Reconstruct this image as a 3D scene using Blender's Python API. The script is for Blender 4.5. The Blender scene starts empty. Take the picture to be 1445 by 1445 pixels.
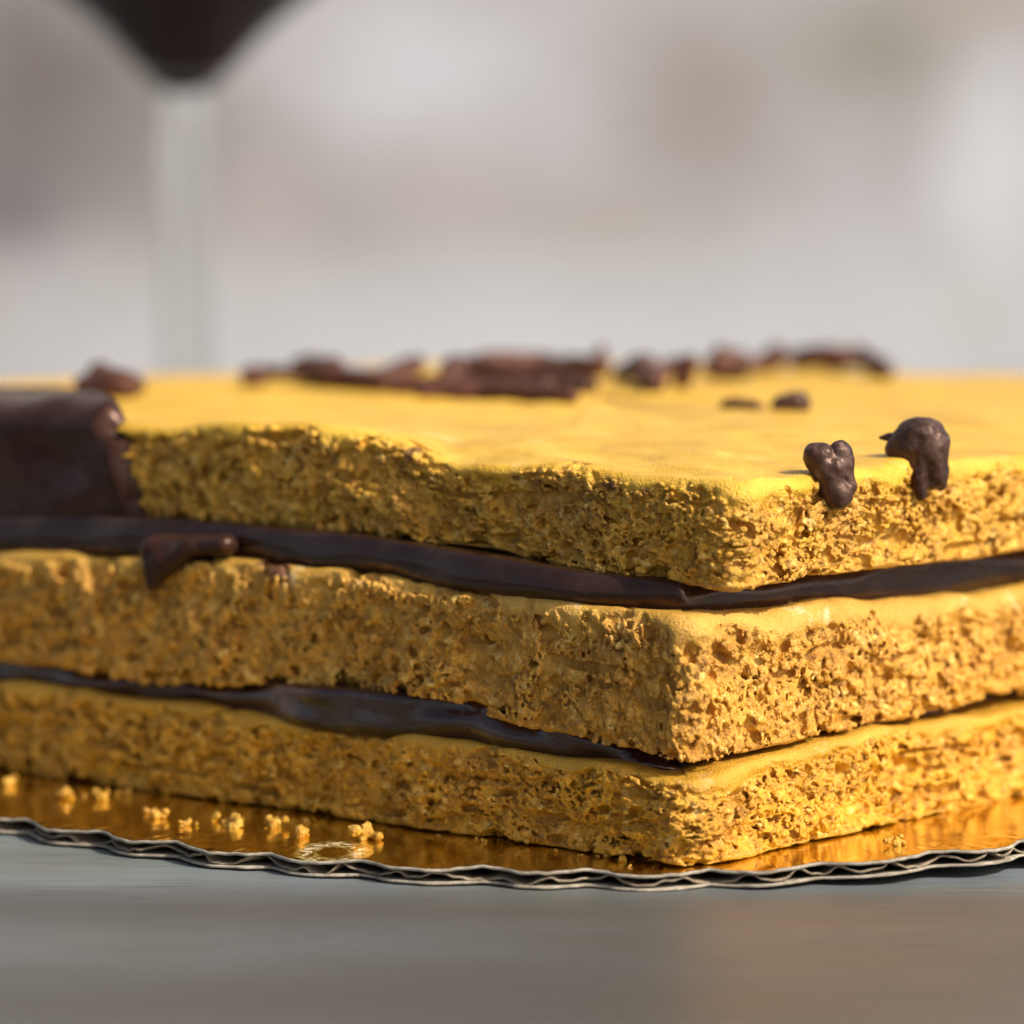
import bpy, math, random
import numpy as np
import openvdb

# ------------------------------------------------------------------ camera, sky, sun, exposure
C = bpy.context.scene.collection
sc = bpy.context.scene
MM = 0.001
F_PX, IMG, HORIZON = 5520.0, 1445.0, 250.0            # focal length / frame / horizon row of the photograph
CAM = np.array([0.0, -553.0, 100.6])                  # millimetres
PITCH = math.atan((IMG / 2 - HORIZON) / F_PX)

cam_data = bpy.data.cameras.new('camera')
cam = bpy.data.objects.new('camera', cam_data)
C.objects.link(cam)
cam.location = CAM * MM
cam.rotation_euler = (math.pi / 2 - PITCH, 0, 0)
cam_data.sensor_width = 36
cam_data.lens = 36 * F_PX / IMG
cam_data.clip_start = 0.01
cam_data.clip_end = 100
cam_data.dof.use_dof = True
cam_data.dof.focus_distance = 0.569
cam_data.dof.aperture_fstop = 12.0
sc.camera = cam

SUN_EL, SUN_AZ = math.radians(42), (0.860, -0.510)      # direction on the ground towards the sun
world = bpy.data.worlds.new('World')
sc.world = world
world.use_nodes = True
wn, wl = world.node_tree.nodes, world.node_tree.links
wn.clear()
sky = wn.new('ShaderNodeTexSky')
sky.sky_type = 'NISHITA'
sky.sun_disc = False
sky.air_density = 0.7
sky.dust_density = 4.0
sky.ozone_density = 0.6
sky.sun_elevation = SUN_EL
sky.sun_rotation = math.atan2(SUN_AZ[0], SUN_AZ[1])
bg = wn.new('ShaderNodeBackground')
bg.inputs['Strength'].default_value = 0.135
out = wn.new('ShaderNodeOutputWorld')
wl.new(sky.outputs[0], bg.inputs[0])
wl.new(bg.outputs[0], out.inputs[0])

sun_data = bpy.data.lights.new('sun', 'SUN')
sun_data.energy = 3.8
sun_data.angle = math.radians(1.2)
sun_data.color = (1.0, 0.965, 0.90)
sun = bpy.data.objects.new('sun', sun_data)
C.objects.link(sun)
sd = (SUN_AZ[0] * math.cos(SUN_EL), SUN_AZ[1] * math.cos(SUN_EL), math.sin(SUN_EL))
import mathutils
sun.rotation_euler = mathutils.Vector(sd).to_track_quat('Z', 'Y').to_euler()

vs = sc.view_settings
vs.view_transform = 'Standard'
vs.look = 'None'
vs.exposure = 0.45
vs.gamma = 1.0
sc.render.engine = 'CYCLES'
sc.cycles.use_denoising = True
sc.cycles.max_bounces = 10
sc.cycles.transmission_bounces = 8
sc.cycles.sample_clamp_indirect = 6

rng = np.random.default_rng(11)
random.seed(4)


# ------------------------------------------------------------------ helpers
def mesh_obj(name, verts, faces, mat, parent=None, smooth=True, attrs=None):
    """verts in mm (n,3); faces (m,3|4) array or list of lists"""
    v = np.asarray(verts, np.float32) * MM
    me = bpy.data.meshes.new(name)
    if isinstance(faces, np.ndarray):
        k = faces.shape[1]
        me.vertices.add(len(v))
        me.vertices.foreach_set('co', v.ravel())
        me.loops.add(faces.size)
        me.loops.foreach_set('vertex_index', faces.astype(np.int32).ravel())
        me.polygons.add(len(faces))
        me.polygons.foreach_set('loop_start', np.arange(0, faces.size, k, dtype=np.int32))
        me.polygons.foreach_set('loop_total', np.full(len(faces), k, np.int32))
        me.update(calc_edges=True)
    else:
        me.from_pydata([tuple(map(float, p)) for p in v], [], faces)
        me.update()
    me.polygons.foreach_set('use_smooth', np.full(len(me.polygons), smooth))
    for an, av in (attrs or {}).items():
        a = me.attributes.new(an, 'FLOAT', 'POINT')
        a.data.foreach_set('value', np.asarray(av, np.float32).ravel())
    me.materials.append(mat)
    o = bpy.data.objects.new(name, me)
    C.objects.link(o)
    if parent is not None:
        o.parent = parent
    return o


def fix_winding(v, f):
    a, b, c = v[f[:, 0]], v[f[:, 1]], v[f[:, 2]]
    vol = np.einsum('ij,ij->', a, np.cross(b, c))
    if f.shape[1] == 4:
        d = v[f[:, 3]]
        vol += np.einsum('ij,ij->', a, np.cross(c, d))
    return f if vol > 0 else f[:, ::-1]


def tag(o, label=None, cat=None, group=None, kind=None):
    for k, x in (('label', label), ('category', cat), ('group', group), ('kind', kind)):
        if x:
            o[k] = x
    return o


def empty(name, loc=(0, 0, 0)):
    o = bpy.data.objects.new(name, None)
    o.empty_display_size = 0.01
    o.location = np.asarray(loc, float) * MM
    C.objects.link(o)
    return o


def sstep(a, b, x):
    t = np.clip((x - a) / (b - a), 0, 1)
    return t * t * (3 - 2 * t)


def bspl(x, cell, L0, n):
    """dense cubic b-spline weight matrix of coordinates x on a lattice"""
    u = (np.asarray(x, float) - L0) / cell + 1.0
    i = np.floor(u).astype(int)
    t = u - i
    W = np.zeros((len(x), n), np.float32)
    ws = [(1 - t) ** 3 / 6, (3 * t ** 3 - 6 * t ** 2 + 4) / 6, (-3 * t ** 3 + 3 * t ** 2 + 3 * t + 1) / 6, t ** 3 / 6]
    r = np.arange(len(x))
    for k in range(4):
        np.add.at(W, (r, np.clip(i - 1 + k, 0, n - 1)), ws[k])
    return W


def vnoise(coords, cells, g):
    """separable smooth value noise on the tensor grid of 1-d coordinate arrays, about -1..1"""
    Ws, dims = [], []
    for x, c in zip(coords, cells):
        L0 = float(np.min(x))
        n = int((float(np.max(x)) - L0) / c) + 5
        Ws.append(bspl(x, c, L0, n))
        dims.append(n)
    A = g.normal(0, 1, dims).astype(np.float32)
    for ax, W in enumerate(Ws):
        A = np.moveaxis(np.tensordot(W, A, axes=(1, ax)), 0, ax)
    return A * (1.5 if len(coords) == 3 else 1.3 if len(coords) == 2 else 1.1)


def ray(px, py):
    x, y = (px - IMG / 2) / F_PX, -(py - IMG / 2) / F_PX
    c, s = math.cos(PITCH), math.sin(PITCH)
    return np.array([x, c + y * s, -s + y * c])


def at_z(px, py, z):
    r = ray(px, py)
    return CAM + r * ((z - CAM[2]) / r[2])


def at_d(px, py, d):
    r = ray(px, py)
    return CAM + r * (d / r[1])


# ------------------------------------------------------------------ materials
def new_mat(name):
    m = bpy.data.materials.new(name)
    m.use_nodes = True
    nt = m.node_tree
    b = nt.nodes['Principled BSDF']
    return m, nt, b


def nd(nt, t, ins=None, **kw):
    n = nt.nodes.new(t)
    for k, v in kw.items():
        setattr(n, k, v)
    for k, v in (ins or {}).items():
        if hasattr(v, 'is_output') or isinstance(v, bpy.types.NodeSocket):
            nt.links.new(v, n.inputs[k])
        else:
            n.inputs[k].default_value = v
    return n


def noise(nt, vec, scale, detail=4, rough=0.55, dist=0.0):
    return nd(nt, 'ShaderNodeTexNoise', {'Vector': vec, 'Scale': scale, 'Detail': detail, 'Roughness': rough, 'Distortion': dist}).outputs['Fac']


def mrange(nt, v, a, b, c=0.0, d=1.0):
    return nd(nt, 'ShaderNodeMapRange', {'Value': v, 'From Min': a, 'From Max': b, 'To Min': c, 'To Max': d}).outputs[0]


def mixc(nt, f, a, b):
    n = nt.nodes.new('ShaderNodeMix')
    n.data_type = 'RGBA'
    for s, v in ((0, f), (6, a), (7, b)):
        if isinstance(v, bpy.types.NodeSocket):
            nt.links.new(v, n.inputs[s])
        else:
            n.inputs[s].default_value = v if s == 0 else (*v, 1)
    return n.outputs[2]


def math_n(nt, op, a, b=0.0):
    n = nt.nodes.new('ShaderNodeMath')
    n.operation = op
    for i, v in enumerate((a, b)):
        if isinstance(v, bpy.types.NodeSocket):
            nt.links.new(v, n.inputs[i])
        else:
            n.inputs[i].default_value = v
    return n.outputs[0]


def objco(nt, scale=(1, 1, 1)):
    tc = nt.nodes.new('ShaderNodeTexCoord')
    mp = nt.nodes.new('ShaderNodeMapping')
    mp.inputs['Scale'].default_value = scale
    nt.links.new(tc.outputs['Object'], mp.inputs['Vector'])
    return mp.outputs[0]


def bump(nt, b, h, strength, dist, prev=None):
    n = nd(nt, 'ShaderNodeBump', {'Height': h, 'Strength': strength, 'Distance': dist})
    if prev is not None:
        nt.links.new(prev, n.inputs['Normal'])
    nt.links.new(n.outputs[0], b.inputs['Normal'])
    return n.outputs[0]


def attr(nt, name):
    return nd(nt, 'ShaderNodeAttribute', attribute_name=name).outputs['Fac']


def cookie_material(name, crumb_a, crumb_b, crust_a, crust_b, pale):
    m, nt, b = new_mat(name)
    v = objco(nt)
    n1 = noise(nt, v, 260, 4, 0.6)
    n2 = noise(nt, v, 1400, 3, 0.6)
    n3 = noise(nt, v, 90, 3, 0.5)
    f = math_n(nt, 'ADD', math_n(nt, 'MULTIPLY', n1, 0.6), math_n(nt, 'MULTIPLY', n2, 0.4))
    crumb = mixc(nt, mrange(nt, f, 0.38, 0.62), crumb_a, crumb_b)
    crust = mixc(nt, mrange(nt, n3, 0.35, 0.65), crust_a, crust_b)
    tan_ = mrange(nt, noise(nt, v, 75, 4, 0.6), 0.48, 0.70, 0, 0.75)
    crumb = mixc(nt, tan_, crumb, (0.44, 0.205, 0.030))
    toast = mrange(nt, noise(nt, v, 620, 3, 0.6), 0.53, 0.66, 0, 0.8)
    crumb = mixc(nt, toast, crumb, (0.25, 0.105, 0.014))
    pale_ = mrange(nt, noise(nt, v, 520, 3, 0.55), 0.57, 0.70, 0, 0.65)
    crumb = mixc(nt, pale_, crumb, (0.80, 0.55, 0.16))
    brown = mrange(nt, noise(nt, v, 48, 5, 0.62), 0.50, 0.66, 0, 0.55)          # golden-brown baked blotches
    crust = mixc(nt, brown, crust, (0.50, 0.265, 0.022))
    flour = mrange(nt, noise(nt, v, 120, 5, 0.65), 0.60, 0.72, 0.0, pale)   # dry pale skin of the crust
    crust = mixc(nt, flour, crust, (0.74, 0.56, 0.30))
    col = mixc(nt, attr(nt, 'crust'), crumb, crust)
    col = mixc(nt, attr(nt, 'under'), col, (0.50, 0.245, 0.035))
    col = mixc(nt, attr(nt, 'stain'), col, (0.085, 0.022, 0.012))
    nt.links.new(col, b.inputs['Base Color'])
    rg = mrange(nt, n2, 0.40, 0.60, 0.66, 0.24)
    rg = nd(nt, 'ShaderNodeMix', {0: attr(nt, 'crust'), 2: rg, 3: mrange(nt, n1, 0.3, 0.7, 0.27, 0.48)}).outputs[0]
    nt.links.new(rg, b.inputs['Roughness'])
    b.inputs['Specular IOR Level'].default_value = 0.36
    b.inputs['Subsurface Weight'].default_value = 0.08
    b.inputs['Subsurface Radius'].default_value = (1.0, 0.5, 0.12)
    b.inputs['Subsurface Scale'].default_value = 0.0009
    nt.links.new(col, b.inputs['Base Color'])
    h1 = noise(nt, v, 3000, 2, 0.6)
    p = bump(nt, b, h1, 1.0, 0.0004)
    h2 = noise(nt, v, 700, 4, 0.6)
    p = bump(nt, b, h2, 0.4, 0.0004, p)
    bump(nt, b, noise(nt, v, 160, 4, 0.6, 0.6), 0.35, 0.0015, p)
    return m


M_TOP = cookie_material('cookie_golden', (0.45, 0.212, 0.016), (0.74, 0.395, 0.040), (0.63, 0.340, 0.022), (0.77, 0.455, 0.045), 0.45)
M_MID = cookie_material('cookie_tan', (0.43, 0.193, 0.020), (0.72, 0.370, 0.050), (0.52, 0.265, 0.036), (0.66, 0.375, 0.068), 0.95)
M_BOT = cookie_material('cookie_amber', (0.46, 0.207, 0.013), (0.76, 0.390, 0.034), (0.52, 0.258, 0.022), (0.63, 0.345, 0.038), 0.5)


def chocolate_material(name, col, rough, bscale, bstr, spec=0.42, bloom=0.0):
    m, nt, b = new_mat(name)
    v = objco(nt)
    n = noise(nt, v, 150, 4, 0.6)
    c2 = tuple(x * 1.5 + 0.004 for x in col)
    cc = mixc(nt, mrange(nt, n, 0.35, 0.7), col, c2)
    if bloom:
        bl = mrange(nt, noise(nt, v, 420, 5, 0.7), 0.5, 0.72, 0, bloom)
        cc = mixc(nt, bl, cc, (0.20, 0.125, 0.10))
    nt.links.new(cc, b.inputs['Base Color'])
    nt.links.new(mrange(nt, noise(nt, v, 300, 3), 0.3, 0.7, rough - 0.07, rough + 0.1), b.inputs['Roughness'])
    b.inputs['Specular IOR Level'].default_value = spec
    b.inputs['Specular Tint'].default_value = (1.0, 0.66, 0.48, 1)
    p = bump(nt, b, noise(nt, v, bscale, 4, 0.6), bstr, 0.0005)
    bump(nt, b, noise(nt, v, 1900, 3, 0.6), bstr * 0.4, 0.00015, p)
    return m


M_GANACHE = chocolate_material('ganache', (0.017, 0.0065, 0.0038), 0.20, 160, 0.35, 0.6)
M_GLOSS = chocolate_material('ganache_glossy', (0.018, 0.0080, 0.006), 0.12, 150, 0.9, 1.0)
M_COAT = chocolate_material('chocolate_coat', (0.027, 0.0100, 0.0063), 0.25, 120, 0.6, 0.36)
M_CHIP = chocolate_material('chip_chocolate', (0.030, 0.0135, 0.0095), 0.38, 500, 0.45, 0.4, 0.5)
M_SHAVE = chocolate_material('shaving_chocolate', (0.060, 0.022, 0.013), 0.45, 300, 0.5, 0.35, 0.2)

M_GLOSS.node_tree.nodes['Principled BSDF'].inputs['Coat Weight'].default_value = 0.12
M_GLOSS.node_tree.nodes['Principled BSDF'].inputs['Coat Roughness'].default_value = 0.10
M_GLOSS.node_tree.nodes['Principled BSDF'].inputs['Coat IOR'].default_value = 1.5

# ------------------------------------------------------------------ backdrop wall
# mottled pale plaster: broad pigment patches of its own, placed where the photograph shows them
WALL_D = 2300.0


def wall_material():
    m, nt, b = new_mat('mottled_plaster')
    v = objco(nt)
    base = mixc(nt, mrange(nt, noise(nt, v, 5.0, 3, 0.5), 0.36, 0.64), (0.215, 0.200, 0.192), (0.300, 0.296, 0.303))
    base = mixc(nt, mrange(nt, noise(nt, v, 11.0, 3, 0.5), 0.45, 0.75, 0, 0.35), base, (0.215, 0.19, 0.168))
    tc = nt.nodes.new('ShaderNodeTexCoord')

    def patch(col, cx, cz, rx, rz, amount):
        nonlocal base
        mp = nt.nodes.new('ShaderNodeMapping')
        mp.vector_type = 'TEXTURE'
        mp.inputs['Location'].default_value = (cx, 0, cz)
        mp.inputs['Scale'].default_value = (rx, 1, rz)
        nt.links.new(tc.outputs['Object'], mp.inputs['Vector'])
        wob = nd(nt, 'ShaderNodeTexNoise', {'Vector': mp.outputs[0], 'Scale': 1.4, 'Detail': 3}).outputs['Color']
        ad = nt.nodes.new('ShaderNodeVectorMath')
        ad.operation = 'ADD'
        nt.links.new(mp.outputs[0], ad.inputs[0])
        nt.links.new(wob, ad.inputs[1])
        sb = nt.nodes.new('ShaderNodeVectorMath')
        sb.operation = 'SUBTRACT'
        nt.links.new(ad.outputs[0], sb.inputs[0])
        sb.inputs[1].default_value = (0.5, 0.5, 0.5)
        ln = nt.nodes.new('ShaderNodeVectorMath')
        ln.operation = 'LENGTH'
        nt.links.new(sb.outputs[0], ln.inputs[0])
        base = mixc(nt, mrange(nt, ln.outputs['Value'], 1.45, 0.1, 0, amount), base, col)
    for p in WALL_PATCHES:
        patch(*p)
    nt.links.new(base, b.inputs['Base Color'])
    b.inputs['Roughness'].default_value = 0.85
    bump(nt, b, noise(nt, v, 60, 5, 0.6), 0.3, 0.004)
    return m


def wall_xz(px, py):
    """pixel -> coordinates in the wall's own plane (metres)"""
    n = np.array([WALL_N[0], WALL_N[1], 0.0])
    r = ray(px, py)
    p0 = np.array([0, CAM[1] + WALL_D, 0.0])
    t = np.dot(p0 - CAM, n) / np.dot(r, n)
    p = CAM + r * t
    ax = np.array([-WALL_N[1], WALL_N[0], 0])
    return np.dot(p - p0, ax) * MM, p[2] * MM


_wa = math.radians(26)
WALL_N = (math.sin(_wa), -math.cos(_wa))
_k = WALL_D / F_PX * MM
WALL_PATCHES = []
for (px, py, rx, rz, col, am) in (
        (50, 110, 230, 240, (0.085, 0.072, 0.064), 0.95), (15, 285, 75, 65, (0.089, 0.083, 0.085), 0.95),
        (990, 130, 150, 150, (0.178, 0.158, 0.139), 0.9), (1240, 60, 140, 80, (0.163, 0.150, 0.123), 0.9),
        (860, 330, 130, 60, (0.222, 0.195, 0.169), 0.7), (1400, 10, 120, 40, (0.237, 0.203, 0.169), 0.8),
        (640, 260, 110, 90, (0.266, 0.232, 0.216), 0.6), (380, 330, 90, 120, (0.259, 0.232, 0.216), 0.6),
        (1370, 440, 70, 60, (0.237, 0.255, 0.208), 0.7), (600, 90, 200, 110, (0.370, 0.375, 0.400), 0.7),
        (1400, 230, 90, 150, (0.400, 0.405, 0.416), 0.7), (800, 490, 1000, 150, (0.370, 0.383, 0.393), 0.7)):
    x_, z_ = wall_xz(px, py)
    WALL_PATCHES.append((col, x_, z_, rx * _k / math.cos(_wa), rz * _k, am))
wv, wf = [], []
W_, H0, H1, TH = 2600, -600, 1500, 120
for sx in (-W_, W_):
    for sy in (0, TH):
        for sz in (H0, H1):
            wv.append((sx, sy, sz))
wf = [[0, 4, 5, 1], [2, 3, 7, 6], [0, 1, 3, 2], [4, 6, 7, 5], [1, 5, 7, 3], [0, 2, 6, 4]]
wall = mesh_obj('wall', wv, wf, wall_material(), smooth=False)
wall.location = (0, (CAM[1] + WALL_D) * MM, 0)
wall.rotation_euler = (0, 0, _wa)
tag(wall, kind='structure')


# ------------------------------------------------------------------ table
def table_material():
    m, nt, b = new_mat('weathered_painted_wood')
    v = objco(nt, (6, 22, 20))
    v2 = objco(nt, (26, 420, 50))
    v3 = objco(nt, (8, 14, 8))
    g = noise(nt, v, 3.0, 5, 0.6, 0.4)
    fine = noise(nt, v2, 2.0, 5, 0.65, 0.3)
    col = mixc(nt, mrange(nt, g, 0.3, 0.7), (0.14, 0.166, 0.178), (0.24, 0.272, 0.283))
    col = mixc(nt, mrange(nt, noise(nt, v3, 1.6, 3), 0.45, 0.7, 0, 0.8), col, (0.15, 0.16, 0.12))
    col = mixc(nt, mrange(nt, fine, 0.52, 0.68, 0, 0.7), col, (0.07, 0.06, 0.055))
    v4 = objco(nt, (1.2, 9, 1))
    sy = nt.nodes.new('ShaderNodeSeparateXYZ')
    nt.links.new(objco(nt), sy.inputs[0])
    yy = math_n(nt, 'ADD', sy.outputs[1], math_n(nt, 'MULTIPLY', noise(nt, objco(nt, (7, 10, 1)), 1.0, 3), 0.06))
    col = mixc(nt, mrange(nt, yy, 0.005, -0.055, 0, 0.8), col, (0.088, 0.082, 0.068))      # reflection weakening towards the camera, painted in as a darker brown
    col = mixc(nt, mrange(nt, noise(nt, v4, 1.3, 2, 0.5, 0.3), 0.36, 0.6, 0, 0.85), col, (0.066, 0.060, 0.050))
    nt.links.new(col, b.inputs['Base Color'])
    nt.links.new(mrange(nt, fine, 0.3, 0.7, 0.30, 0.50), b.inputs['Roughness'])
    b.inputs['Specular IOR Level'].default_value = 0.45
    p = bump(nt, b, fine, 0.35, 0.0004)
    bump(nt, b, g, 0.15, 0.001, p)
    return m


tx, ty0, ty1, tt, bv = 900.0, -700.0, 900.0, 32.0, 3.0
prof = [(0, -tt), (0, -bv), (bv * 0.3, -bv * 0.3), (bv, 0)]
tv, tf = [], []
for (inset, z) in prof:
    tv += [(-tx + inset, ty0 + inset, z), (tx - inset, ty0 + inset, z), (tx - inset, ty1 - inset, z), (-tx + inset, ty1 - inset, z)]
for k in range(len(prof) - 1):
    for j in range(4):
        a, b_ = k * 4 + j, k * 4 + (j + 1) % 4
        tf.append([a, b_, b_ + 4, a + 4])
tf.append([12, 13, 14, 15])
tf.append([3, 2, 1, 0])
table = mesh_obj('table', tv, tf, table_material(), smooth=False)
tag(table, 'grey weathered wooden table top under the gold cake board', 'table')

# ------------------------------------------------------------------ cake plan (board top is z = BZ)
BZ = 2.6
DL, DR = np.array([-0.763, 0.647]), np.array([0.647, 0.763])
NL, NR = np.array([-0.647, -0.763]), np.array([0.763, -0.647])
SIDE = 260.0


def perimeter(corner, side, radii):
    """closed outline as fine polyline; s = 0 at the near corner, negative to the left. returns s, P, N"""
    c = np.array(corner, float)
    cs = [c, c + DR * side, c + (DR + DL) * side, c + DL * side]
    ds = [DR, DL, -DR, -DL]
    pts = []
    for i in range(4):
        r = radii[i]
        d_in, d_out = ds[i - 1], ds[i]
        centre = cs[i] - d_in * r + d_out * r
        n_in = np.array([d_in[1], -d_in[0]])
        n_out = np.array([d_out[1], -d_out[0]])
        for a in np.linspace(0, math.pi / 2, 24):
            pts.append(centre + r * (n_in * math.cos(a) + n_out * math.sin(a)))
    pts = np.array(pts)
    # start at the far corner so that s runs -half .. half through the near corner
    k = 2 * 24 + 12
    pts = np.concatenate([pts[k:], pts[:k + 1]])
    ln = np.concatenate([[0], np.cumsum(np.hypot(*np.diff(pts, axis=0).T))])
    near = len(pts) - 1 - (k - 11.5)
    s0 = np.interp(near, np.arange(len(pts)), ln)
    s = ln - s0
    fs = np.arange(s[0], s[-1], 0.25)
    P = np.stack([np.interp(fs, s, pts[:, 0]), np.interp(fs, s, pts[:, 1])], 1)
    T = np.gradient(P, axis=0)
    T /= np.linalg.norm(T, axis=1, keepdims=True)
    N = np.stack([T[:, 1], -T[:, 0]], 1)
    ker = np.ones(9) / 9
    for j in range(2):
        N[4:-4, j] = np.convolve(N[:, j], ker, 'valid')
    N /= np.linalg.norm(N, axis=1, keepdims=True)
    return fs, P, N


class Layer:
    def __init__(self, corner, radius, zb, zt, seed):
        self.s, self.P, self.N = perimeter(corner, SIDE, (radius, 20, 70, 20))
        self.c = np.array(corner) + (DL + DR) * SIDE / 2
        self.Wm = SIDE / 2
        self.zb_pts, self.zt_pts = zb, zt
        self.seed = seed
        t0 = np.mean([b[1] - a[1] for a, b in zip(zb[2:5], zt[2:5])])
        self.T = 15.0

    def prof(self, pts, s):
        xs, ys = zip(*pts)
        fine = np.arange(-400, 401, 1.0)
        y = np.interp(fine, xs, ys)
        k = np.hanning(13)
        y = np.convolve(np.pad(y, 6, mode='edge'), k / k.sum(), 'valid')
        return np.interp(s, fine, y)

    def zbot(self, s, w):
        e = self.prof(self.zb_pts, s)
        return e + (self.zb_pts[0][1] - e) * sstep(4, 45, w)

    def ztop(self, s, w):
        e = self.prof(self.zt_pts, s)
        return e + (self.zt_pts[0][1] - e) * sstep(4, 45, w)

    def plan(self, s, w):
        p = np.stack([np.interp(s, self.s, self.P[:, 0]), np.interp(s, self.s, self.P[:, 1])], -1)
        n = np.stack([np.interp(s, self.s, self.N[:, 0]), np.interp(s, self.s, self.N[:, 1])], -1)
        w = np.asarray(w)[..., None]
        a = p - n * w
        b = self.c + (p - self.c) * (1 - w / self.Wm)
        f = sstep(2.0, 14.0, w)
        return a * (1 - f) + b * f

    def place(self, s, h, w):
        """parameter space -> world mm"""
        xy = self.plan(s, w)
        zb, zt = self.zbot(s, w), self.ztop(s, w)
        q = h / self.T
        z = zb + q * (zt - zb) + BZ
        d = xy[:, 1]
        z = z - np.where(q > 0.5, 1.0, 0.0) * self.far_drop * sstep(130, 330, d) * (q - 0.5) * 2
        return np.column_stack([xy, z])
    far_drop = 0.0


def graded(points):
    """[(start, step), ...,(end, None)] -> coordinates with linearly changing step"""
    xs = [points[0][0]]
    for (a, h), (b, h2) in zip(points[:-1], points[1:]):
        h2 = h if h2 is None else h2
        while xs[-1] < b - 1e-6:
            t = np.clip((xs[-1] - a) / (b - a), 0, 1)
            xs.append(xs[-1] + h + (h2 - h) * t)
        xs[-1] = b
    return np.array(xs)


FINE = 0.162


def build_layer(L, mat, parent, pits=1.0, rt=2.2, rb=1.2, rough=1.0, clump=1.0, stains=(), notches=(), edge_amp=1.0, crust_at=(1.3, 1.5), wave_bottom=1.0):
    g = np.random.default_rng(L.seed)
    half0, half1 = L.s[0], L.s[-1]
    S = graded([(half0, 20.0), (-190, 5.0), (-165, 0.75), (-84, 0.42), (-66, FINE), (42, FINE), (56, 0.36), (105, 0.75), (125, 5.0), (half1, 20.0)])
    T = L.T
    H = np.arange(-0.9, T + 1.3, FINE)
    W = graded([(-1.9, FINE), (4.4, FINE), (6, 0.9), (24, 2.2), (40, 8.0), (L.Wm, 30.0)])
    ni = int(np.searchsorted(W, 4.4)) + 1
    s, h, w = S[:, None, None], H[None, :, None], W[None, None, :]
    # outline wobble of the side face
    e = 0.8 * vnoise((S, H), (16, 14), g) + 0.62 * vnoise((S, H), (5.5, 4.5), g)
    e = edge_amp * e - 0.25
    hol = [(g.uniform(-90, 55), g.uniform(2, T - 3), g.uniform(0.8, 3.2), g.uniform(0.6, 1.5), g.uniform(0.4, 1.5)) for _ in range(30)]
    for (sc_, hc, rs, rh, dep) in list(notches) + hol:
        e += dep * np.exp(-((S[:, None] - sc_) / rs) ** 2 - ((H[None, :] - hc) / rh) ** 2)
    bsm = 0.12 * vnoise((S,), (5,), g)[:, None, None]
    e = np.clip(e, -1.3, 1.7)
    a = w - e[:, :, None]
    tp = (T - h) + 0.26 * vnoise((S, np.minimum(W, 60)), (9, 9), g)[:, None, :] + 0.10 * vnoise((S, np.minimum(W, 60)), (3, 3), g)[:, None, :]
    bt = h + bsm + 0 * w
    a, tp, bt = np.broadcast_arrays(a, tp, bt)

    def rmin(x, y, r):
        return np.minimum(np.maximum(np.minimum(x, y), r), r - np.hypot(np.minimum(x - r, 0), np.minimum(y - r, 0))) if False else \
            np.where((x < r) & (y < r), r - np.hypot(r - x, r - y), np.minimum(x, y))
    phi = rmin(rmin(a, tp, rt), bt, rb).astype(np.float32)
    # crumb: recess the torn face, then grow granules out of it
    topn = 1.1 * vnoise((S,), (4.5,), g) + 0.5 * vnoise((S,), (1.2,), g)
    topn2 = 0.45 * vnoise((S, H), (1.6, 1.0), g)
    ca = (crust_at[0] + (crust_at[1] - crust_at[0]) * sstep(-8, 4, S))[:, None]
    m_top = sstep(ca + 1.7, ca - 0.8, (T - H)[None, :] + topn[:, None] * 0.7 + topn2)      # 1 = crust
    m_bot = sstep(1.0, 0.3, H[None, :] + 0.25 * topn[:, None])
    mside = (1 - m_top) * (1 - 0.8 * m_bot)                                     # (S,H)
    Ws = W[:ni]
    ph = phi[:, :, :ni]
    rough = rough * (1 + 0.4 * sstep(2, -6, S))[:, None, None]
    ms = mside[:, :, None]
    ph = ph - ms * 0.8
    cl1 = vnoise((S, H), (2.4, 1.8), g)
    cl2 = vnoise((S, H), (8.0, 4.0), g)
    n_pit = vnoise((S, H, Ws), (3.4, 1.9, 2.6), g)
    n_pore = vnoise((S, H, Ws), (1.25, 0.85, 1.2), g)
    n_crk = vnoise((S, H, Ws), (7.0, 1.0, 4.0), g)
    pit = sstep(0.60, 1.15, n_pit) * 1.3 + sstep(0.75, 1.1, n_crk) * 0.8 + sstep(0.35, 0.9, n_pore) * 1.35
    pit = np.minimum(pit, 2.0) * ms * pits * sstep(2.5, 1.5, a[:, :, :ni])
    # granules
    fine_area = (-76, 52)
    n1 = int((fine_area[1] - fine_area[0]) * (T - 1.0) * 9.0)
    gs = g.uniform(*fine_area, n1)
    gr = 0.15 + 0.36 * g.random(n1) ** 2.4
    n2 = int(150 * T * 2.0)
    gs2 = np.where(g.random(n2) < 0.62, g.uniform(-166, -74, n2), g.uniform(50, 106, n2))
    gs = np.concatenate([gs, gs2])
    gr = np.concatenate([gr, 0.40 + 0.5 * g.random(n2) ** 1.8])
    gh = g.uniform(0.5, T - 1.0, len(gs))
    si, hi = np.searchsorted(S, gs), np.searchsorted(H, gh)
    si, hi = np.clip(si, 0, len(S) - 1), np.clip(hi, 0, len(H) - 1)
    depth = e[si, hi] + 0.80 - 0.1 + clump * (0.30 * cl1[si, hi] + 0.26 * cl2[si, hi]) + g.uniform(-0.55, 0.5, len(gs)) + 0.5 * (gr - 0.3)
    keep = g.random(len(gs)) < mside[si, hi] * 1.05
    K, ST = 0.09, 1.3
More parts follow.
